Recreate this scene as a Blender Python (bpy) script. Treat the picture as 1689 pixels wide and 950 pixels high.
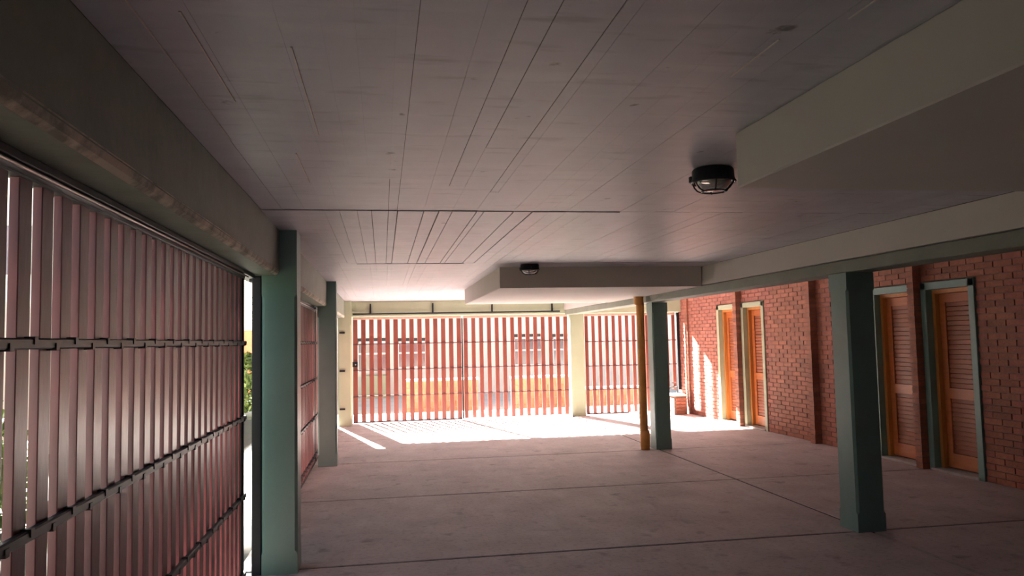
import bpy, math, random
from mathutils import Matrix, Vector
random.seed(7)
sc = bpy.context.scene
for o in list(bpy.data.objects): bpy.data.objects.remove(o)
C = sc.collection

# ------------------------------------------------------------------ camera
cam_d = bpy.data.cameras.new('camera'); cam = bpy.data.objects.new('camera', cam_d); C.objects.link(cam)
cam_d.sensor_width = 36.0; cam_d.lens = 1275.72/1689*36.0
cam_d.clip_start = .05; cam_d.clip_end = 300
r_ = (0.986134, -0.164645, -0.020784); u_ = (0.009439, -0.069394, 0.997545); f_ = (0.165683, 0.983909, 0.066878)
cam.matrix_world = Matrix(((r_[0], u_[0], -f_[0], 0), (r_[1], u_[1], -f_[1], 0), (r_[2], u_[2], -f_[2], 1.55), (0, 0, 0, 1)))
sc.camera = cam

# ------------------------------------------------------------------ light
TREE_N = 1450; SUN_STRENGTH = 400.0; SKY_STRENGTH = 0.5
w = bpy.data.worlds.new('world'); sc.world = w; w.use_nodes = True
nt = w.node_tree; nt.nodes.clear()
sky = nt.nodes.new('ShaderNodeTexSky'); sky.sky_type = 'NISHITA'; sky.sun_disc = False
sky.sun_elevation = math.radians(31); sky.sun_rotation = math.radians(-14)
sky.air_density = 1.0; sky.dust_density = 1.6; sky.ozone_density = 1.5
bg = nt.nodes.new('ShaderNodeBackground'); bg.inputs['Strength'].default_value = SKY_STRENGTH
out = nt.nodes.new('ShaderNodeOutputWorld')
nt.links.new(sky.outputs[0], bg.inputs[0]); nt.links.new(bg.outputs[0], out.inputs[0])
sd = bpy.data.lights.new('sun', 'SUN'); sun = bpy.data.objects.new('sun', sd); C.objects.link(sun)
sd.energy = SUN_STRENGTH; sd.angle = math.radians(1.6); sd.color = (1.0, .945, .87)
sun.location = (-4, 24, 10)
sun.rotation_euler = Vector((.25, -1.0, -.62)).to_track_quat('-Z', 'Y').to_euler()

vs = sc.view_settings
sc.display_settings.display_device = 'sRGB'
vs.view_transform = 'Standard'; vs.look = 'None'; vs.exposure = -0.88; vs.gamma = 1.0; vs.use_curve_mapping = False
sc.cycles.max_bounces = 12; sc.cycles.diffuse_bounces = 8

# ------------------------------------------------------------------ materials
def mat(name, col, rough=.6, noise=0, nscale=6, bump=0, bscale=40, col2=None, spec=.5, metal=0, rand=0, stretch=(1,1,1), mix_lo=.35, mix_hi=.7):
    m = bpy.data.materials.new(name); m.use_nodes = True; t = m.node_tree; b = t.nodes['Principled BSDF']
    b.inputs['Roughness'].default_value = rough; b.inputs['Metallic'].default_value = metal
    b.inputs['Specular IOR Level'].default_value = spec
    tc = t.nodes.new('ShaderNodeTexCoord'); mp = t.nodes.new('ShaderNodeMapping'); mp.inputs['Scale'].default_value = stretch
    geo = t.nodes.new('ShaderNodeNewGeometry')
    t.links.new(geo.outputs['Position'], mp.inputs[0])
    c = None
    if noise or col2:
        n = t.nodes.new('ShaderNodeTexNoise'); n.inputs['Scale'].default_value = nscale; n.inputs['Detail'].default_value = 7; n.inputs['Roughness'].default_value = .6
        t.links.new(mp.outputs[0], n.inputs['Vector'])
        rp = t.nodes.new('ShaderNodeValToRGB'); rp.color_ramp.elements[0].position = mix_lo; rp.color_ramp.elements[1].position = mix_hi
        c2 = col2 if col2 else tuple(x*(1-noise) for x in col)
        rp.color_ramp.elements[0].color = (*c2, 1); rp.color_ramp.elements[1].color = (*col, 1)
        t.links.new(n.outputs['Fac'], rp.inputs[0]); c = rp.outputs[0]
    if rand:
        oi = t.nodes.new('ShaderNodeObjectInfo'); mr = t.nodes.new('ShaderNodeMapRange')
        mr.inputs['To Min'].default_value = 1-rand; mr.inputs['To Max'].default_value = 1+rand*.6
        t.links.new(oi.outputs['Random'], mr.inputs['Value'])
        hs = t.nodes.new('ShaderNodeHueSaturation')
        if c: t.links.new(c, hs.inputs['Color'])
        else: hs.inputs['Color'].default_value = (*col, 1)
        t.links.new(mr.outputs[0], hs.inputs['Value']); c = hs.outputs[0]
    if c: t.links.new(c, b.inputs['Base Color'])
    else: b.inputs['Base Color'].default_value = (*col, 1)
    if bump:
        n2 = t.nodes.new('ShaderNodeTexNoise'); n2.inputs['Scale'].default_value = bscale; n2.inputs['Detail'].default_value = 5
        t.links.new(mp.outputs[0], n2.inputs['Vector'])
        bp = t.nodes.new('ShaderNodeBump'); bp.inputs['Strength'].default_value = bump; bp.inputs['Distance'].default_value = .01
        t.links.new(n2.outputs['Fac'], bp.inputs['Height']); t.links.new(bp.outputs[0], b.inputs['Normal'])
    return m

M = {}
M['ceil'] = mat('ceiling_paint', (.60,.58,.645), .40, .16, 2.2, .22, 14, rand=.035, stretch=(1,.45,1), mix_lo=.3, mix_hi=.6)
def extra(m, scale, stretch, amt, lo, hi, light=False):
    t=m.node_tree; b=t.nodes['Principled BSDF']; l=b.inputs['Base Color'].links[0]; src=l.from_socket
    geo=t.nodes.new('ShaderNodeNewGeometry'); mp=t.nodes.new('ShaderNodeMapping'); mp.inputs['Scale'].default_value=stretch
    t.links.new(geo.outputs['Position'],mp.inputs[0])
    n=t.nodes.new('ShaderNodeTexNoise'); n.inputs['Scale'].default_value=scale; n.inputs['Detail'].default_value=4; t.links.new(mp.outputs[0],n.inputs['Vector'])
    mr=t.nodes.new('ShaderNodeMapRange'); mr.inputs['From Min'].default_value=lo; mr.inputs['From Max'].default_value=hi; mr.inputs['To Min'].default_value=0; mr.inputs['To Max'].default_value=amt
    t.links.new(n.outputs['Fac'],mr.inputs['Value'])
    mx=t.nodes.new('ShaderNodeMixRGB'); mx.blend_type='SCREEN' if light else 'MULTIPLY'
    mx.inputs['Color2'].default_value=(.5,.46,.44,1) if light else (.18,.15,.15,1)
    t.links.new(mr.outputs[0],mx.inputs['Fac']); t.links.new(src,mx.inputs['Color1']); t.links.new(mx.outputs[0],b.inputs['Base Color'])
extra(M['ceil'], 3.2, (.5,2.6,1), .28, .5, .72, True)
extra(M['ceil'], 9, (1,1,1), .8, .70, .76)
extra(M['ceil'], 3, (1.2,5,1), .35, .58, .75)
M['ceil_dark'] = mat('ceiling_seam', (.16,.14,.14), .8)
M['ceil_ridge'] = mat('ceiling_ridge', (.85,.76,.72), .7, .2, 8)
M['soffit'] = mat('smooth_white_paint', (.64,.60,.56), .6, .06, 2, .06, 20)
M['green'] = mat('green_paint', (.155,.255,.238), .42, .12, 3, .10, 30)
M['green_beam'] = mat('beam_green_paint', (.17,.185,.145), .6, .22, 5, .3, 22)
M['bare'] = mat('bare_concrete', (.55,.47,.38), .85, 0, 9, .5, 40, col2=(.22,.21,.17), mix_lo=.38, mix_hi=.6)
M['lintel'] = mat('green_paint_warm_lit', (.38,.40,.27), .5, .10, 3, .08, 20)  # the columns' green with warm light of the far end put into it
M['slat'] = mat('red_brown_gate_paint', (.225,.06,.042), .33, .15, 5, .08, 60, rand=.12, stretch=(1,1,.3))
M['slat_side'] = mat('red_brown_paint_sky_lit', (.19,.072,.074), .30, .15, 5, .08, 60, spec=.27, rand=.10, stretch=(1,1,.3))  # same gate red-brown, bluish sky light mixed into the colour
M['black'] = mat('black_steel', (.014,.014,.018), .42, .2, 12, spec=.25)
M['darkred'] = mat('dark_red_rail', (.10,.03,.03), .45, .2, 10)
M['pinkrail'] = mat('pale_rail_paint', (.60,.40,.34), .5, .2, 10)
M['steel'] = mat('worn_steel', (.55,.47,.44), .35, .3, 20, metal=.6)
M['brick'] = mat('fired_brick', (.34,.118,.068), .85, .35, 14, .5, 60, rand=.28)
M['brick_b'] = mat('fired_brick_mass', (.36,.12,.08), .85, 0, 7, .5, 60, col2=(.22,.07,.05))
M['mortar'] = mat('mortar', (.21,.125,.10), .95, .3, 12, .5, 60)
M['floor'] = mat('concrete_floor', (.52,.455,.44), .62, 0, 1.8, .25, 35, col2=(.38,.32,.31), rand=.03, mix_lo=.3, mix_hi=.68)
extra(M['floor'], 28, (1,1,1), .35, .52, .75)
extra(M['floor'], 2.2, (3,.8,1), .22, .52, .75, True)
extra(M['floor'], 5, (1,1,1), .5, .60, .75)
M['joint'] = mat('dirty_joint', (.06,.05,.045), .95)
M['joint_line'] = mat('pale_joint_filler', (.48,.44,.44), .7, .3, 10)
M['door'] = mat('varnished_door_wood', (.46,.125,.028), .42, .25, 5, .1, 30, stretch=(1,.5,6))
M['louver'] = mat('louver_wood', (.33,.085,.03), .5, .35, 5, .1, 30, rand=.15, stretch=(1,.5,6))
M['casing'] = mat('orange_casing_wood', (.55,.21,.05), .4, .25, 5, .1, 30, stretch=(4,4,.6))
M['sill'] = mat('threshold_concrete', (.45,.42,.40), .7, .2, 10)
M['pipe'] = mat('ochre_pipe_paint', (.55,.25,.055), .42, .25, 7, .08, 30)
M['glass'] = None
M['out_ground'] = mat('pale_paving', (.74,.71,.66), .9, .2, 2)
M['cream'] = mat('cream_render', (.88,.84,.76), .85, .08, 2)
M['white'] = mat('white_paint', (.80,.79,.76), .5)
M['wglass'] = mat('window_dark_glass', (.13,.11,.13), .12, .2, 1)
M['orange_brick'] = mat('orange_brick', (.42,.10,.05), .9, .3, 9, .3, 40)
M['soil'] = mat('dark_garden_soil', (.09,.08,.07), .95, .5, 3, col2=(.055,.065,.045))
M['leaf'] = mat('leaf_green', (.16,.24,.05), .6, .5, 4)
M['bark'] = mat('bark', (.12,.08,.05), .9, .3, 8)
M['redwall'] = mat('far_red_wall', (.50,.12,.06), .9, .2, 3)
M['rust'] = mat('dark_rusty_metal', (.05,.04,.035), .6, .4, 20)
g = bpy.data.materials.new('lamp_glass'); g.use_nodes = True; gb = g.node_tree.nodes['Principled BSDF']
gb.inputs['Base Color'].default_value = (.8,.8,.75,1); gb.inputs['Roughness'].default_value = .12
gb.inputs['Transmission Weight'].default_value = .75; gb.inputs['IOR'].default_value = 1.3
M['glass'] = g

# ------------------------------------------------------------------ mesh helpers
class MB:
    def __init__(s): s.v=[]; s.f=[]; s.mi=[]; s.sm=[]
    def add(s, v, f, mi=0, smooth=False):
        o=len(s.v); s.v+= [tuple(p) for p in v]; s.f+=[tuple(i+o for i in q) for q in f]; s.mi+=[mi]*len(f); s.sm+=[smooth]*len(f); return s
    def box(s, x0,x1,y0,y1,z0,z1, mi=0):
        v=[(x0,y0,z0),(x1,y0,z0),(x1,y1,z0),(x0,y1,z0),(x0,y0,z1),(x1,y0,z1),(x1,y1,z1),(x0,y1,z1)]
        return s.add(v,[(0,3,2,1),(4,5,6,7),(0,1,5,4),(1,2,6,5),(2,3,7,6),(3,0,4,7)],mi)
    def prism(s, prof, a0, a1, axis='z', mi=0):      # prof: ccw polygon; extruded along axis
        n=len(prof)
        def P(p,a):
            return (p[0],p[1],a) if axis=='z' else ((p[0],a,p[1]) if axis=='y' else (a,p[0],p[1]))
        v=[P(p,a0) for p in prof]+[P(p,a1) for p in prof]
        f=[(i,(i+1)%n,n+(i+1)%n,n+i) for i in range(n)]+[tuple(range(n-1,-1,-1)),tuple(range(n,2*n))]
        return s.add(v,f,mi)
    def cbox(s, x0,x1,y0,y1,z0,z1,c,axis='z',mi=0):  # box with chamfered long edges
        if axis=='z': a,b,lo,hi=(x0,x1),(y0,y1),z0,z1
        elif axis=='y': a,b,lo,hi=(x0,x1),(z0,z1),y0,y1
        else: a,b,lo,hi=(y0,y1),(z0,z1),x0,x1
        pr=[(a[0]+c,b[0]),(a[1]-c,b[0]),(a[1],b[0]+c),(a[1],b[1]-c),(a[1]-c,b[1]),(a[0]+c,b[1]),(a[0],b[1]-c),(a[0],b[0]+c)]
        return s.prism(pr,lo,hi,axis,mi)
    def lathe(s, prof, cx, cy, n=24, mi=0, smooth=True):   # prof [(r,z)]
        v=[];f=[]
        for r,z in prof:
            for i in range(n):
                a=2*math.pi*i/n; v.append((cx+r*math.cos(a),cy+r*math.sin(a),z))
        for k in range(len(prof)-1):
            for i in range(n):
                j=(i+1)%n; f.append((k*n+i,k*n+j,(k+1)*n+j,(k+1)*n+i))
        return s.add(v,f,mi,smooth)
    def tube(s, pts, r, n=8, mi=0, closed=False):
        pts=[Vector(p) for p in pts]; N=len(pts); v=[];f=[]
        for i,p in enumerate(pts):
            a=pts[(i-1)%N] if (closed or i>0) else p; b=pts[(i+1)%N] if (closed or i<N-1) else p
            t=(b-a).normalized(); up=Vector((0,0,1)) if abs(t.z)<.95 else Vector((1,0,0))
            e1=t.cross(up).normalized(); e2=t.cross(e1)
            for k in range(n):
                q=2*math.pi*k/n; v.append(p+e1*r*math.cos(q)+e2*r*math.sin(q))
        R=N if closed else N-1
        for i in range(R):
            for k in range(n):
                f.append((i*n+k,i*n+(k+1)%n,((i+1)%N)*n+(k+1)%n,((i+1)%N)*n+k))
        if not closed: f.append(tuple(range(n))); f.append(tuple((N-1)*n+k for k in range(n-1,-1,-1)))
        return s.add([tuple(x) for x in v],f,mi,True)
    def mesh(s,name,mats):
        m=bpy.data.meshes.new(name); m.from_pydata(s.v,[],s.f)
        for q in (mats if isinstance(mats,(list,tuple)) else [mats]): m.materials.append(M[q])
        for p,i,sm in zip(m.polygons,s.mi,s.sm): p.material_index=i; p.use_smooth=sm
        m.validate(); m.update(); return m
    def build(s,name,mats,parent=None,loc=(0,0,0)):
        return link(name,s.mesh(name,mats),parent,loc)
def link(name,me,parent=None,loc=(0,0,0)):
    o=bpy.data.objects.new(name,me); C.objects.link(o); o.location=loc
    if parent: o.parent=parent
    return o
def tag(o,label=None,cat=None,group=None,kind=None):
    if label: o['label']=label
    if cat: o['category']=cat
    if group: o['group']=group
    if kind: o['kind']=kind
    return o
def empty(name,loc=(0,0,0),**k):
    o=bpy.data.objects.new(name,None); C.objects.link(o); o.location=loc; o.empty_display_size=.1
    return tag(o,**k)
# for things rooted away from the origin: children are built in world coordinates relative to base
def rel(mb,loc):
    mb.v=[(a-loc[0],b-loc[1],c-loc[2]) for a,b,c in mb.v]; return mb

ZC=2.348
# ================================================================== STRUCTURE
# ---- floor
fl = MB().box(-1.0,7.0,-2.2,15.45,-.20,-.005).build('floor','joint'); tag(fl,kind='structure')
YJ=[-2.2,.95,3.30,5.64,7.96,10.32,12.65,15.45]; XS=[(-1.0,3.74),(3.765,6.5)]
for a,b in zip(YJ,YJ[1:]):
    for i,(x0,x1) in enumerate(XS):
        j=.013
        mb=MB(); c=.006
        X0,X1,Y0,Y1=x0,x1,a+j,b-j
        v=[(X0,Y0,-.012),(X1,Y0,-.012),(X1,Y1,-.012),(X0,Y1,-.012),(X0,Y0,-c),(X1,Y0,-c),(X1,Y1,-c),(X0,Y1,-c),(X0+c,Y0+c,0),(X1-c,Y0+c,0),(X1-c,Y1-c,0),(X0+c,Y1-c,0)]
        f=[(0,1,5,4),(1,2,6,5),(2,3,7,6),(3,0,4,7),(4,5,9,8),(5,6,10,9),(6,7,11,10),(7,4,8,11),(8,9,10,11)]
        mb.add(v,f).build('floor_slab','floor',fl)
MB().box(3.735,3.77,-2.0,5.55,-.010,.0015).build('joint_filler','joint_line',fl)['label']='pale filler strip in the long floor joint'

# ---- ceiling: slab with the imprint of every formwork board
ce = MB().box(-.98,7.0,-2.2,15.5,ZC+.004,ZC+.30).build('ceiling','ceil_dark'); tag(ce,kind='structure')
seams = [-.58,-.45,-.34,-.25,-.145,-.06,.041,.095,.255,.345,.431,.58,.627,.81,.93,1.04,1.15,1.27,1.38,1.50,1.62,1.73,1.85,1.97,2.08,2.2,2.33,2.45,2.57,2.68,2.8,2.93,3.04,3.16,3.28,3.4,3.52]
CUT={.345:3.95,.431:3.15,.041:3.8,.58:4.1}
GAPS={2:{.041:.0010,.095:.0020,.345:.0032,.431:.0022,.58:.0026,.627:.0001,.93:.0008},3:{-.06:.004,.041:.003,.095:.005,.255:.004,.345:.0075,.431:.002,.58:.005,.627:.003,.81:.007,.93:.005,-.25:.0015,-.145:.002,1.15:.002},4:{.041:.002,.255:.003,.431:.002}}
bands=[-2.2,-1.64,1.53,4.70,7.87,11.04,14.2,15.2]
for bi,(a,b) in enumerate(zip(bands,bands[1:])):
    off = 0 if bi in (2,3) else random.uniform(-.03,.03)
    xs=[-.70]+[min(3.60,s_+off*(1 if k else 0)+ (random.uniform(-.02,.02) if bi not in (2,3) else 0)) for k,s_ in enumerate(seams)]+[3.62]
    for x0,x1 in zip(xs,xs[1:]):
        if x1-x0<.01: continue
        gl=random.choice([.0002,.0002,.0006,.0012]); ge=random.choice([.0,.001,.002])
        gl=GAPS.get(bi,{}).get(x0,gl)
        if bi==3 and x0<1.5: ge=.009
        if bi==4 and -.3<x0<.8: ge=.007
        z=ZC+random.uniform(-.0008,.0008)+{2:.002,3:(-.003 if x0<1.5 else .001),4:(-.0075 if -.3<x0<.8 else -.003)}.get(bi,0)
        cuts=[a]+([CUT[x0]] if bi==2 and x0 in CUT else [])+[b]
        for q0,q1 in zip(cuts,cuts[1:]):
            if bi==2 and x0 in CUT and q0==a and x0==.041: gl=.0002
            if q0!=a: gl=.0003 if x0!=.041 else .003
            MB().box(x0+gl,x1-gl*.3,q0+ge,q1-ge*.3,z,ZC+.006).build('formwork_board','ceil',ce)
MB().box(3.87,6.3,-2.2,15.2,ZC,ZC+.006).build('plain_slab','ceil',ce)
# thin raised mortar fins that read as pale hairlines
for (x,y0,y1) in [(-.575,1.4,3.1),(-.575,4.75,5.2),(-.47,1.9,2.6),(-.44,5.0,6.0),(-.35,3.3,3.9),(-.25,1.2,1.5),(-.235,2.1,3.0),(-.30,6.4,7.4),(-.47,5.9,7.0),(1.18,1.45,1.75),(1.07,1.9,2.2),(-.575,5.6,6.6)]:
    MB().prism([(x-.0028,ZC+.001),(x-.0022,ZC-.0016),(x+.0022,ZC-.0016),(x+.0028,ZC+.001)],y0,y1,'y').build('mortar_fin','ceil_ridge',ce)
# smooth dropped boxes
d1=MB().cbox(1.39,3.60,-2.2,2.83,2.130,ZC+.003,.006,'y').build('dropped_box','soffit',ce)
d2=MB().cbox(1.27,3.60,8.33,12.0,2.115,ZC+.003,.006,'y').build('dropped_box','soffit',ce)

# ---- right brick wall
XW=6.10; CH=.066; BL=.242; MJ=.011
doors=[(7.13,7.94),(8.06,8.87),(11.66,12.46),(12.60,13.44)]; DT=2.10
wr=MB()
segs=[-2.2]
for a,b in doors: segs+=[a,b]
segs.append(15.32)
for i in range(0,len(segs),2):
    if segs[i+1]-segs[i]>.001: wr.box(XW,XW+.25,segs[i],segs[i+1],0,ZC)
for a,b in doors: wr.box(XW,XW+.25,a,b,DT,ZC)
wr.box(XW+.25,XW+.35,-2.2,15.32,0,ZC)
wall=wr.build('wall_right','mortar'); tag(wall,kind='structure')
def in_door(y0,y1,z0,z1):
    for a,b in doors:
        if y1>a+.004 and y0<b-.004 and z0<DT-.004: return True
    return False
brick_me=MB().box(-.012,.02,-BL/2+MJ/2,BL/2-MJ/2,-CH/2+MJ/2,CH/2-MJ/2).mesh('brick','brick')
cand=[]
for k in range(int(ZC/CH)+1):
    z=CH/2+k*CH
    if z+CH/2>ZC+.01: continue
    y=-2.2+(BL/2 if k%2 else 0)
    while y<15.3:
        y0,y1=y,y+BL
        # cut against door frames and piers
        cuts=[(y0,y1)]
        if z-CH/2<DT:
            for a,b in doors:
                nc=[]
                for p,q in cuts:
                    if q<=a or p>=b: nc.append((p,q)); continue
                    if p<a: nc.append((p,a))
                    if q>b: nc.append((b,q))
                cuts=nc
        for p,q in cuts:
            if q-p>.04: cand.append((p,q,z))
        y+=BL
def frame_vis(p,q,z): return (p>6.55 and q<15.3)
full=[c for c in cand if abs((c[1]-c[0])-BL)<1e-6 and frame_vis(*c) and not (8.87<c[0]<9.6 and False)]
hid=lambda y: 8.9<y<10.0     # stretch behind the near column
full.sort(key=lambda c:(hid((c[0]+c[1])/2),c[0]))
single=set(full[:300])
rest=MB()
for c in cand:
    p,q,z=c; jx=random.uniform(-.0025,.0025)
    if c in single: link('brick',brick_me,wall,(XW+jx,(p+q)/2,z))
    else:
        rest.box(XW-.012+jx,XW+.005,p+MJ/2,q-MJ/2,z-CH/2+MJ/2,z+CH/2-MJ/2)
ro=rest.build('brick_courses','brick_b',wall); ro['kind']='stuff'
# piers
def pier(y0,y1,top=ZC):
    x0=5.985 if y0<14 else 6.05
    pr=MB().box(x0+.008,XW+.01,y0+.008,y1-.008,0,top).build('brick_pier','mortar',wall)
    L=y1-y0; me=MB().box(x0,XW,y0+.0,y1-.0,-CH/2+MJ/2,CH/2-MJ/2).mesh('brick','brick')
    for k in range(int(top/CH)):
        link('brick',me,pr,(random.uniform(-.002,.002),random.uniform(-.002,.002),CH/2+k*CH))
    return pr
for y0,y1 in [(7.945,8.055),(10.14,10.26),(12.465,12.595),(14.80,14.93)]: pier(y0,y1)

# ---- doors
louv_me=MB().prism([(0,-.016),(.012,-.020),(.016,-.014),(.004,.020),(0,.020)],-.5,.5,'y').mesh('louver_slat','louver')
def door(n,a,b):
    base=(XW,(a+b)/2,0)
    root=empty('door_%d'%n,base,kind='structure')
    fw=.085; F=6.068
    fr=MB()
    fr.cbox(F,6.25,a,a+fw,0,DT,.004).cbox(F,6.25,b-fw,b,0,DT,.004).cbox(F,6.25,a+.002,b-.002,DT-fw,DT-.001,.004,'y')
    rel(fr,base).build('frame','lintel' if n>2 else 'green',root)  # far frames use the warm lit copy of the green
    ia,ib=a+fw,b-fw; it=DT-fw; cw=.045
    cs=MB().box(6.15,6.23,ia,ia+cw,.03,it).box(6.15,6.23,ib-cw,ib,.03,it).box(6.15,6.23,ia+cw,ib-cw,it-cw,it)
    rel(cs,base).build('casing','casing',root)
    rel(MB().cbox(6.045,6.24,ia-.03,ib+.03,.0,.028,.005,'y'),base).build('threshold','sill',root)
    la,lb,lt=ia+cw+.004,ib-cw-.004,it-cw-.004; st=.085
    X0,X1=6.20,6.235
    lf=MB().box(X0,X1,la,la+st,.045,lt).box(X0,X1,lb-st,lb,.045,lt)
    for z0,z1 in [(.045,.20),(.80,.915),(lt-.10,lt)]: lf.box(X0+.001,X1-.001,la+st,lb-st,z0,z1)
    lf.box(X1-.006,X1+.004,la+.02,lb-.02,.06,lt-.02)
    leaf=rel(lf,base).build('door_leaf','door',root)
    sc_=(lb-la-2*st)+.004
    for z0,z1 in [(.20,.80),(.915,lt-.10)]:
        nn=int(round((z1-z0)/.052))
        for i in range(nn):
            z=z0+(i+.5)*(z1-z0)/nn
            o=link('louver_slat',louv_me,leaf,(X0+.014-base[0],0,z)); o.scale=(1,sc_,(z1-z0)/nn/.0445)
    return root
for n,(a,b) in enumerate(doors,1): door(n,a,b)

wl=MB().box(-1.0,-.60,-2.2,.90,0,2.028).build('wall_left_added','mortar'); tag(wl,kind='structure')  # unseen solid wall, added to cut light from the bay behind the camera
# ---- unseen back wall and side closing, added dark for the interior light
wb=MB().box(-1.0,7.0,-2.4,-2.2,0,ZC+.3).build('wall_back','mortar'); tag(wb,kind='structure')
wu=MB().box(-1.0,-.60,-2.2,.90,2.03,ZC+.003).build('trim_3','green_beam'); tag(wu,kind='structure')

# ================================================================== COLUMNS AND BEAMS
def column(x0,x1,y0,y1,zt,label,m='green',z1=.135,z2=1.90,c=.018,zb=0):
    base=((x0+x1)/2,(y0+y1)/2,zb)
    mb=MB()
    sq=lambda: [(x0,y0),(x1,y0),(x1,y1),(x0,y1)]
    def ring8(z,c): return [(x0+c,y0,z),(x1-c,y0,z),(x1,y0+c,z),(x1,y1-c,z),(x1-c,y1,z),(x0+c,y1,z),(x0,y1-c,z),(x0,y0+c,z)]
    e=.0005; rings=[ring8(zb,e),ring8(z1,e),ring8(z1+.02,c),ring8(z2-.02,c),ring8(z2,e),ring8(zt,e)]
    v=[p for r in rings for p in r]; f=[]
    for k in range(len(rings)-1):
        for i in range(8):
            j=(i+1)%8; f.append((k*8+i,k*8+j,(k+1)*8+j,(k+1)*8+i))
    f.append(tuple(range(7,-1,-1))); f.append(tuple(range(40,48)))
    mb.add(v,f)
    o=rel(mb,base).build('concrete_column',m,None,base)
    return tag(o,label,'column','chamfered concrete columns')
cg='chamfered concrete columns'
ZT=ZC-.002
column(-.818,-.583,5.53,5.78,ZT,'teal green column at the end of the nearest side gate, beside a black post')
column(-.818,-.583,10.15,10.40,ZT,'teal green column further along the left side, before the corner column')
c3=column(-.83,-.583,14.92,15.42,ZT,'green corner column in lit tone left of the far gate with three short dark bars','lintel')
column(3.626,3.867,5.59,5.835,2.028,'thick green column nearest on the right, its front side dark')
column(3.705,3.93,10.30,10.53,2.028,'green column in the middle distance with an ochre pipe in front')
column(3.735,4.02,15.21,15.45,2.055,'pale green column in lit tone standing between the two far gates','lintel',z1=.05,z2=2.0,c=.012)
for z in (1.748,1.033,.322):
    b=MB().box(-.80,-.70,14.885,14.92,z-.016,z+.016); rel(b,tuple(c3.location)).build('dark_bar','black',c3)

# left edge beam in segments between columns
def lbeam(y0,y1,label):
    x0,x1,zb=-1.0,-.70,2.03; c=.026
    mb=MB()
    prof=[(x0,zb),(x1-c,zb),(x1,zb+c),(x1,ZC-.001),(x0,ZC-.001)]
    n=5
    v=[(p[0],y0,p[1]) for p in prof]+[(p[0],y1,p[1]) for p in prof]
    mb.add(v,[(i,n+i,n+(i+1)%n,(i+1)%n) for i in range(n) if i!=1]+[tuple(range(n)),tuple(range(2*n-1,n-1,-1))],0)
    loc=((x0+x1)/2,(y0+y1)/2,zb)
    o=rel(mb,loc).build('edge_beam','green_beam',None,loc)
    # chipped bare-concrete arris
    N=int((y1-y0)/.35)+2; v=[];f=[]
    for i in range(N):
        y=y0+(y1-y0)*i/(N-1); j=random.uniform(-.002,.001); h=random.uniform(.005,.009)
        v+=[(x1-c-.002,y,zb-.0015+0),(x1-c*.5+.004+j*.3,y,zb+c*.5-.004),(x1+.0015,y,zb+c+h)]
    for i in range(N-1):
        a=3*i; f+=[(a,a+1,a+4,a+3),(a+1,a+2,a+5,a+4)]
    e=rel(MB().add(v,f),loc).build('worn_arris','bare',o)
    e['label']='worn pale lower edge of the beam'
    return tag(o,label,'beam','edge beams over the side gates')
lbeam(.91,5.529,'dark green edge beam over the nearest side gate with a worn pale lower edge')
lbeam(5.781,10.149,'green edge beam between the first two left columns')
lbeam(10.401,14.919,'short looking edge beam running to the corner column at the far end')
# right beams
gb_=MB().cbox(3.632,3.86,-2.2,15.19,2.03,2.128,.006,'y').build('green_beam','green_beam',None)
tag(gb_,'long green beam carried by the right hand columns, under the white band','beam')
wbm=MB().prism([(3.60,2.13),(3.88,2.13),(3.88,ZC-.001),(3.625,ZC-.001)],-2.2,15.19,'y').build('white_beam','soffit')
tag(wbm,'long smooth white beam above the green beam on the right','beam')
fb=MB().cbox(-.582,6.30,15.20,15.46,2.058,ZC-.001,.006,'x').build('lintel_beam','lintel')
tag(fb,'green lintel beam in lit tone over the two far gates','beam')
ss=MB().lathe([(.0,2.255),(.022,2.25),(.03,2.22),(.022,2.195),(0,2.19)],3.66,15.165,12).box(3.64,3.68,15.165,15.199,2.20,2.245).build('lintel_fitting','white')  # small plain white fitting that gives no light
tag(ss,'tiny white fitting on the lintel above the pale green column','fitting')

# ================================================================== GATES
def slat_x(w,t,z0,z1): # board facing Y, origin at its foot centre
    return MB().cbox(-w/2,w/2,-t/2,t/2,z0,z1,.004)
# far gate, two leaves
GY=15.33
def far_gate(x0,x1,pitch,w,label,foot_x1=None,z_of=lambda x:0.03,bars=(1.52,1.025,.52),zt=2.0,rail=True,stiles=()):
    base=((x0+x1)/2,GY,0); root=empty('slatted_gate',base,label=label,cat='gate')
    n=int(round((x1-x0-w)/pitch)); p=(x1-x0-w)/n; cache={}
    for i in range(n+1):
        x=x0+w/2+p*i; z0=z_of(x)
        if z0 not in cache: cache[z0]=slat_x(w,.030,z0,zt).mesh('slat','slat')
        link('slat',cache[z0],root,(x-base[0],0,0))
        for bz in bars:
            if bz>z0+.05 and i%1==0: pass
    for bz in bars:
        br=MB().cbox(x0,x1,GY-.030,GY-.016,bz-.008,bz+.008,.003,'x')
        for i in range(n+1):
            br.box(x0+w/2+p*i+w*.28,x0+w/2+p*i+w*.28+.022,GY-.036,GY-.016,bz-.013,bz+.013)
        rel(br,base).build('cross_bar','darkred',root)
    rel(MB().cbox(x0,x1,GY-.035,GY+.02,2.0,2.052,.004,'x'),base).build('top_rail','pinkrail',root)
    if foot_x1: rel(MB().cbox(x0,foot_x1,GY-.03,GY+.02,.008,.04,.003,'x'),base).build('bottom_rail','darkred',root)
    for sx in stiles: rel(MB().cbox(sx-.013,sx+.013,GY-.03,GY+.02,.02,2.0,.003),base).build('stile','black',root)
    return root,base
g1,b1=far_gate(-.565,1.535,.1575,.087,'left leaf of the far gate of red slats, with a black lock',1.535,stiles=(1.556,))
lk=MB().cbox(-.575,-.475,GY-.075,GY-.035,1.09,1.19,.008); lk.lathe([(0,0),(.012,0)],0,0,6) if False else None
lk=rel(lk,b1).build('lock_box','black',g1)
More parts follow.
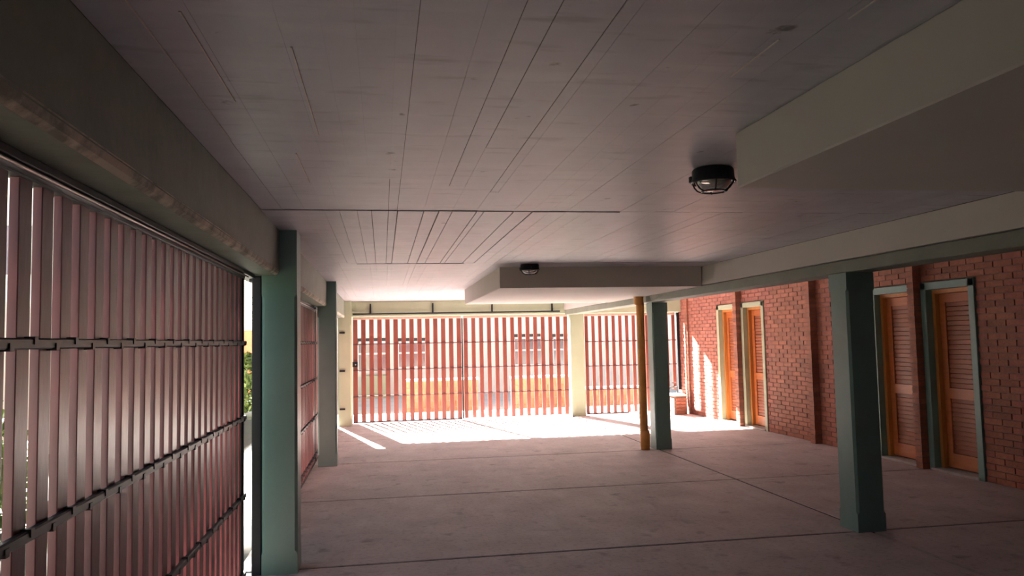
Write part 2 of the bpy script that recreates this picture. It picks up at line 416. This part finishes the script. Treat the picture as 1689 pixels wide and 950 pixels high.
kn=MB().tube([(-.515,GY-.076,1.135),(-.515,GY-.11,1.135)],.014,8); rel(kn,b1).build('lock_knob','steel',g1)
g2,b2=far_gate(1.585,3.70,.1575,.080,'right leaf of the far sliding gate of red slats, beside the pale green column')
g3,b3=far_gate(4.06,5.99,.1475,.070,'narrower far gate of dark red slats right of the pale green column',4.95,z_of=lambda x:.03 if x<5.80 else .46,bars=(1.48,.985,.506))
rel(MB().cbox(6.03,6.098,GY-.03,GY+.02,.45,2.05,.003),b3).build('end_post','black',g3)
# hanging track over far gate
tb=(1.48,15.15,2.10); tr=empty('gate_track',tb,label='thin black sliding track hung on short brackets below the green lintel',cat='rail')
rel(MB().cbox(-.56,3.51,15.12,15.16,2.088,2.118,.004,'x'),tb).build('rail','black',tr)
for x in (-.225,.975,2.147,3.361):
    rel(MB().cbox(x-.014,x+.014,15.155,15.20,2.105,2.30,.003),tb).build('bracket','black',tr)

# side gates
GX=-.89
def side_gate(y0,y1,label,first_bar=True):
    base=(GX,(y0+y1)/2,0); root=empty('side_gate',base,label=label,cat='gate')
    pitch=.1297; w=.071; n=int((y1-y0-.03)/pitch)
    me=MB().cbox(-.009,.015,-w/2,w/2,.03,2.0,.002).mesh('slat','slat_side')
    for i in range(n):
        y=y1-.045-w/2-pitch*i
        if y-w/2<y0: break
        link('slat',me,root,(0,y-base[1],0))
    for bz in (1.565,1.095,.612,.13):
        br=MB().cbox(GX+.015,GX+.037,y0,y1,bz-.014,bz+.014,.004,'y')
        for i in range(n):
            y=y1-.045-pitch*i-.02
            if y<y0+.02: break
            zz=bz+(.008 if i%2 else -.008)
            br.box(GX+.014,GX+.040,y-.010,y+.010,zz-.010,zz+.010)
        rel(br,base).build('cross_bar','black',root)
    rel(MB().cbox(GX-.02,GX+.022,y1-.04,y1,.02,2.0,.003),base).build('end_stile','black',root)
    rel(MB().cbox(GX-.02,GX+.022,y0,y0+.04,.02,2.0,.003),base).build('end_stile','black',root)
    rel(MB().cbox(GX-.02,GX+.025,y0,y1,1.975,2.005,.004,'y'),base).build('top_rail','black',root)
    rel(MB().tube([(GX+.034,y0,1.993),(GX+.034,y1+.06,1.993)],.005,8),base).build('rail_highlight_rod','steel',root)  # pale rod standing in for the highlight along the black rail
    rel(MB().cbox(GX-.02,GX+.022,y0,y1,.015,.04,.003,'y'),base).build('bottom_rail','black',root)
    return root
side_gate(.92,5.15,'nearest side gate of red brown slats filling the left foreground')
side_gate(5.95,10.44,'second side gate glimpsed between the first two left columns')
side_gate(10.52,14.86,'third side gate hidden mostly behind the second left column')
def track(y0,y1,label):
    loc=(-.90,(y0+y1)/2,2.02)
    o=rel(MB().cbox(-.945,-.855,y0,y1,2.006,2.0295,.003,'y'),loc).build('overhead_track','black',None,loc)
    return tag(o,label,'rail','overhead tracks of the side gates')
track(.92,5.50,'black overhead track above the nearest side gate')
track(5.80,10.12,'black overhead track above the second side gate')
track(10.43,14.9,'black overhead track above the third side gate')
gp=MB().cbox(-.885,-.822,5.54,5.62,0,2.028,.006); gp.box(-.88,-.827,5.545,5.615,0,.004)
loc=(-.853,5.58,0); gp=rel(gp,loc).build('gate_post','black',None,loc)
tag(gp,'black steel post against the outer side of the first left column','post')

# ================================================================== LAMPS, PIPE, PLINTH
def bulkhead(cx,cy,label,r=.100):
    base=(cx,cy,ZC-.002); root=empty('bulkhead_lamp',base,label=label,cat='lamp',group='caged ceiling lamps')
    z=ZC-.002
    b=MB().lathe([(0,z),(r*.93,z),(r*.98,z-.008),(r,z-.045),(r*1.02,z-.05),(r*1.02,z-.062),(r*.9,z-.066),(r*.86,z-.058)],cx,cy,32)
    for k in range(3):
        a=k*2.094+.6; b.box(cx+math.cos(a)*r*1.0-.010,cx+math.cos(a)*r*1.0+.010,cy+math.sin(a)*r-.010,cy+math.sin(a)*r+.010,z-.058,z-.030)
    rel(b,base).build('housing','black',root)
    dm=[]
    for i in range(9):
        t=i/8*math.pi/2; dm.append((r*.85*math.cos(t)+1e-4,z-.058-.050*math.sin(t)))
    rel(MB().lathe(dm,cx,cy,32),base).build('glass_dome','glass',root)
    rel(MB().lathe([(0,z-.0585),(r*.8,z-.0585)],cx,cy,24).lathe([(.0,z-.085),(.02,z-.082),(.028,z-.07),(.02,z-.06)],cx,cy,16),base).build('reflector','steel',root)
    cg_=MB()
    ring=[(cx+r*.55*math.cos(q*math.pi/12),cy+r*.55*math.sin(q*math.pi/12),z-.108) for q in range(24)]
    cg_.tube(ring,.004,6,closed=True)
    ring=[(cx+r*1.03*math.cos(q*math.pi/12),cy+r*1.03*math.sin(q*math.pi/12),z-.062) for q in range(24)]
    cg_.tube(ring,.0055,6,closed=True)
    for k in range(6):
        a=k*math.pi/3+.25
        pts=[(cx+math.cos(a)*r*rr,cy+math.sin(a)*r*rr,z-zz) for rr,zz in [(1.03,.062),(.95,.080),(.80,.098),(.55,.110)]]
        cg_.tube(pts,.004,6)
    rel(cg_,base).build('wire_cage','black',root)
bulkhead(1.568,3.45,'black caged bulkhead lamp on the ceiling beside the nearer dropped box')
bulkhead(1.545,8.02,'smaller looking black caged lamp on the ceiling before the far dropped box')

px,py=3.565,10.36
base=(px,py,0); pp=empty('downpipe',base,label='ochre painted downpipe standing against the middle distance green column',cat='pipe')
rel(MB().lathe([(.056,.25),(.056,2.03)],px-.012,py,24),base).build('shaft','pipe',pp)
rel(MB().lathe([(.0,0),(.062,0),(.062,.04),(.066,.05),(.066,.24),(.060,.262),(.055,.264)],px,py,24),base).build('foot_section','pipe',pp)
rel(MB().lathe([(.055,1.998),(.066,2.0),(.068,2.03),(.068,2.10),(.072,2.105),(.072,2.126),(0,2.1265)],px-.03,py,24),base).build('socket','pipe',pp)

base=(5.88,14.95,0); pl=empty('brick_plinth',base,label='low brick plinth in the corner between the narrow gate and the brick wall',cat='plinth')
rel(MB().box(5.72,5.965,14.74,15.20,0,.36),base).build('core','mortar',pl)
me=MB().box(-.115,.115,-.055,.055,-.027,.027).mesh('brick','brick'); me2=MB().box(-.055,.055,-.115,.115,-.027,.027).mesh('brick','brick')
for k in range(5):
    z=.035+k*.066
    for yy in (14.74,): link('brick',me,pl,(5.845-base[0]+random.uniform(-.004,.004),yy-base[1]+.042,z))
    for j in range(2): link('brick',me2,pl,(5.72-base[0]+.043,14.87+j*.225-base[1],z))
rel(MB().cbox(5.69,5.975,14.71,15.245,.362,.392,.006,'y'),base).build('cap','cream',pl)
base=(5.80,14.95,.392); tp=empty('water_tap',base,label='small dark water tap on top of the corner plinth',cat='tap')
rel(MB().tube([(5.86,14.98,.392),(5.86,14.98,.53)],.013,8).tube([(5.64,14.92,.50),(5.70,14.93,.53),(5.86,14.98,.53)],.013,8),base).build('pipe','rust',tp)
rel(MB().tube([(5.79,14.955,.53),(5.79,14.955,.62)],.010,8).tube([(5.75,14.94,.62),(5.83,14.97,.62)],.009,8),base).build('handle','rust',tp)

# ================================================================== OUTSIDE
og=MB().box(-30,30,-20,60,-.25,-.21).build('paving','out_ground'); tag(og,kind='structure')
fa=MB().box(-1.4,8,15.46,17.4,-.25,-.015).build('trim_1','out_ground'); tag(fa,kind='structure')
fa=MB().box(-5.0,-1.0,-6,17.4,-.25,-.03).build('trim_2','soil'); tag(fa,kind='structure')  # unseen garden strip, made dark to cut light bounced in at the gates
# garden wall in front of the house over the street
GWY=19.0
def gwall(x0,x1,z1,label):
    base=((x0+x1)/2,GWY,-.21); o=empty('garden_wall',base,label=label,cat='wall',group='low orange garden walls over the street')
    rel(MB().box(x0,x1,GWY,GWY+.22,-.21,z1),base).build('core','mortar',o)
    nz=int((z1+.21)/.16); L=.36; bme={}
    for k in range(nz):
        x=x0-(L/2 if k%2 else 0)
        while x<x1-.02:
            a,b=max(x,x0),min(x+L,x1)
            if b-a>.05:
                key=round(b-a,3)
                if key not in bme: bme[key]=MB().box(-(b-a)/2+.006,(b-a)/2-.006,-.015,.01,-.073,.073).mesh('block','orange_brick')
                link('block',bme[key],o,((a+b)/2-base[0],GWY-base[1],.08+k*.16))
            x+=L
    rel(MB().box(x0-.02,x1+.02,GWY-.03,GWY+.25,-.21+nz*.16,-.21+nz*.16+.05),base).build('cap','cream',o)
gwall(.48,2.3,.60,'low orange block wall seen through the left leaf of the far gate')
gwall(3.15,4.75,.62,'taller orange block wall seen through the right leaf of the far gate')
gwall(5.0,6.4,.30,'lowest orange block wall seen through the narrow far gate')
# house
HY=26.0; hb=(4,HY,-.21)
h=empty('house',hb,label='cream house with dark windows across the street behind the far gates',cat='house')
rel(MB().box(-3.2,14,HY,HY+.3,-.21,3.4),hb).build('wall','cream',h)
rel(MB().box(-3.5,14.3,HY-.5,HY+.6,3.4,3.62),hb).build('eaves','cream',h)
for x0,x1,z0,z1 in [(-.85,.18,.62,1.70),(.46,1.46,.74,1.68),(4.36,5.42,.72,1.74),(5.70,6.75,.70,1.72)]:
    wf=MB().box(x0,x1,HY-.05,HY+.01,z1-.10,z1,1)
    wf.box(x0,x0+.07,HY-.05,HY+.01,z0,z1-.10).box(x1-.07,x1,HY-.05,HY+.01,z0,z1-.10).box(x0,x1,HY-.06,HY+.01,z0-.07,z0).box(x0,x1,HY-.05,HY+.01,z1-.17,z1-.10).box(x0,x1,HY-.045,HY+.01,1.16,1.22)
    wf.box((x0+x1)/2-.02,(x0+x1)/2+.02,HY-.045,HY+.01,z0,z1-.1)
    wo=rel(wf,hb).build('window',['white','black'],h)
    for q0,q1 in ((z0,1.16),(1.22,z1-.17)):
        for a,b in ((x0+.07,(x0+x1)/2-.02),((x0+x1)/2+.02,x1-.07)):
            rel(MB().box(a,b,HY-.015,HY-.005,q0,q1),hb).build('pane','wglass',wo)
rel(MB().box(-.62,.10,HY-.9,HY-.1,-.21,.50),hb).build('bin_store','lintel',h)
# left outside: red building, shrubs, added pale wall
rb=(-6,30,-.21)
r2=empty('far_building',rb,label='red walled building glimpsed past the end of the nearest side gate',cat='building')
rel(MB().box(-9,-3.4,30,32,-.21,2.1),rb).build('wall','redwall',r2)
rel(MB().box(-9.2,-3.2,29.9,32.2,2.1,2.25),rb).build('roof_edge','cream',r2)
tbb=(-9.5,26.8,-.21)
tb_=empty('shading_block',tbb,label='tall pale block added outside to the left to shade the yard, past the far gates',cat='building')  # unseen block, added to keep sun off the left yard
rel(MB().box(-14,-5.2,24,29.6,-.21,7.4),tbb).build('wall','cream',tb_)
for k in range(2):
    for j in range(4):
        rel(MB().box(-13.2+j*2.1,-12.0+j*2.1,23.97,24.01,.9+k*2.8,2.3+k*2.8),tbb).build('window','wglass',tb_)
rel(MB().box(-14.2,-5.0,23.8,29.7,7.4,7.65),tbb).build('roof_edge','cream',tb_)
def shrub(x,y,rx,ry,h_,n,label,seed):
    rnd=random.Random(seed); base=(x,y,-.21)
    root=empty('shrub',base,label=label,cat='shrub',group='shrubs outside the side gates')
    v=[];f=[]
    for i in range(n):
        a=rnd.uniform(0,6.283); t=rnd.uniform(0,1)**.5; z=rnd.uniform(.1,1)
        rr=math.sin(math.pi*min(.95,z*.8+.12))
        c=Vector((rx*t*rr*math.cos(a),ry*t*rr*math.sin(a),h_*z))
        d=Vector((rnd.gauss(0,1),rnd.gauss(0,1),rnd.gauss(0,1))).normalized(); e=d.cross(Vector((rnd.gauss(0,1),rnd.gauss(0,1),1))).normalized()
        s=rnd.uniform(.05,.10); o=len(v)
        v+=[c-d*s,c+e*s*.45,c+d*s,c-e*s*.45]; f.append((o,o+1,o+2,o+3))
    MB().add([tuple(q) for q in v],f).build('foliage','leaf',root)
    st=MB()
    for k in range(4):
        a=k*1.6; st.tube([(0,0,0),(.1*math.cos(a),.1*math.sin(a),h_*.3),(rx*.4*math.cos(a),ry*.4*math.sin(a),h_*.7)],.015,5)
    st.build('stem','bark',root)
shrub(-3.4,20,1.1,1.2,1.55,2600,'shrub in front of the red walled building, seen past the gate end',3)
shrub(-3.6,7.5,.6,.9,1.3,1200,'shrub behind the far half of the nearest side gate',4)
shrub(-3.7,3.2,.6,1.0,1.5,1400,'shrub behind the left end of the nearest side gate',5)
def added_tree(x,y,zc,R_,H_,n,label,seed):  # unseen foliage, added to break up sun falling on the side gates
    rnd=random.Random(seed); base=(x,y,-.03)
    root=empty('added_tree',base,label=label,cat='added_tree')
    v=[];f=[]
    for i in range(n):
        d=Vector((rnd.gauss(0,1),rnd.gauss(0,1),rnd.gauss(0,1))).normalized(); t=rnd.uniform(.2,1)**.45
        c=Vector((d.x*R_*t,d.y*R_*t,zc+d.z*H_*t))
        a=Vector((rnd.gauss(0,1),rnd.gauss(0,1),rnd.gauss(0,1))).normalized(); e=a.cross(Vector((rnd.gauss(0,1),rnd.gauss(0,1),1))).normalized()
        s=rnd.uniform(.12,.20); o=len(v)
        v+=[c-a*s,c+e*s*.5,c+a*s,c-e*s*.5]; f.append((o,o+1,o+2,o+3))
    MB().add([tuple(q) for q in v],f).build('foliage','leaf',root)
    MB().tube([(0,0,0),(.05,.03,1.5),(.0,.1,3.0),(.1,.0,zc-H_*.3)],.13,8).build('trunk','bark',root)
    br=MB()
    for k in range(6):
        q=k*1.05; br.tube([(.03,.05,zc-H_*.75),(math.cos(q)*R_*.3,math.sin(q)*R_*.3,zc-H_*.2),(math.cos(q)*R_*.7,math.sin(q)*R_*.7,zc+H_*.2)],.05,5)
    br.build('branches','bark',root)
added_tree(-3.5,9.5,6.9,2.55,2.2,TREE_N,'nearer light screening tree outside the side gates, behind the first left column',11)
added_tree(-3.6,15.1,6.9,2.4,2.1,TREE_N,'farther light screening tree outside the side gates, toward the apartment block',12)
bw=MB().box(-5.2,-5.0,-6,16,-.21,2.2).build('added_wall','cream',None); tag(bw,'pale rendered wall added outside beyond the side gates','wall')  # unseen wall, added to limit light entering by the side gates
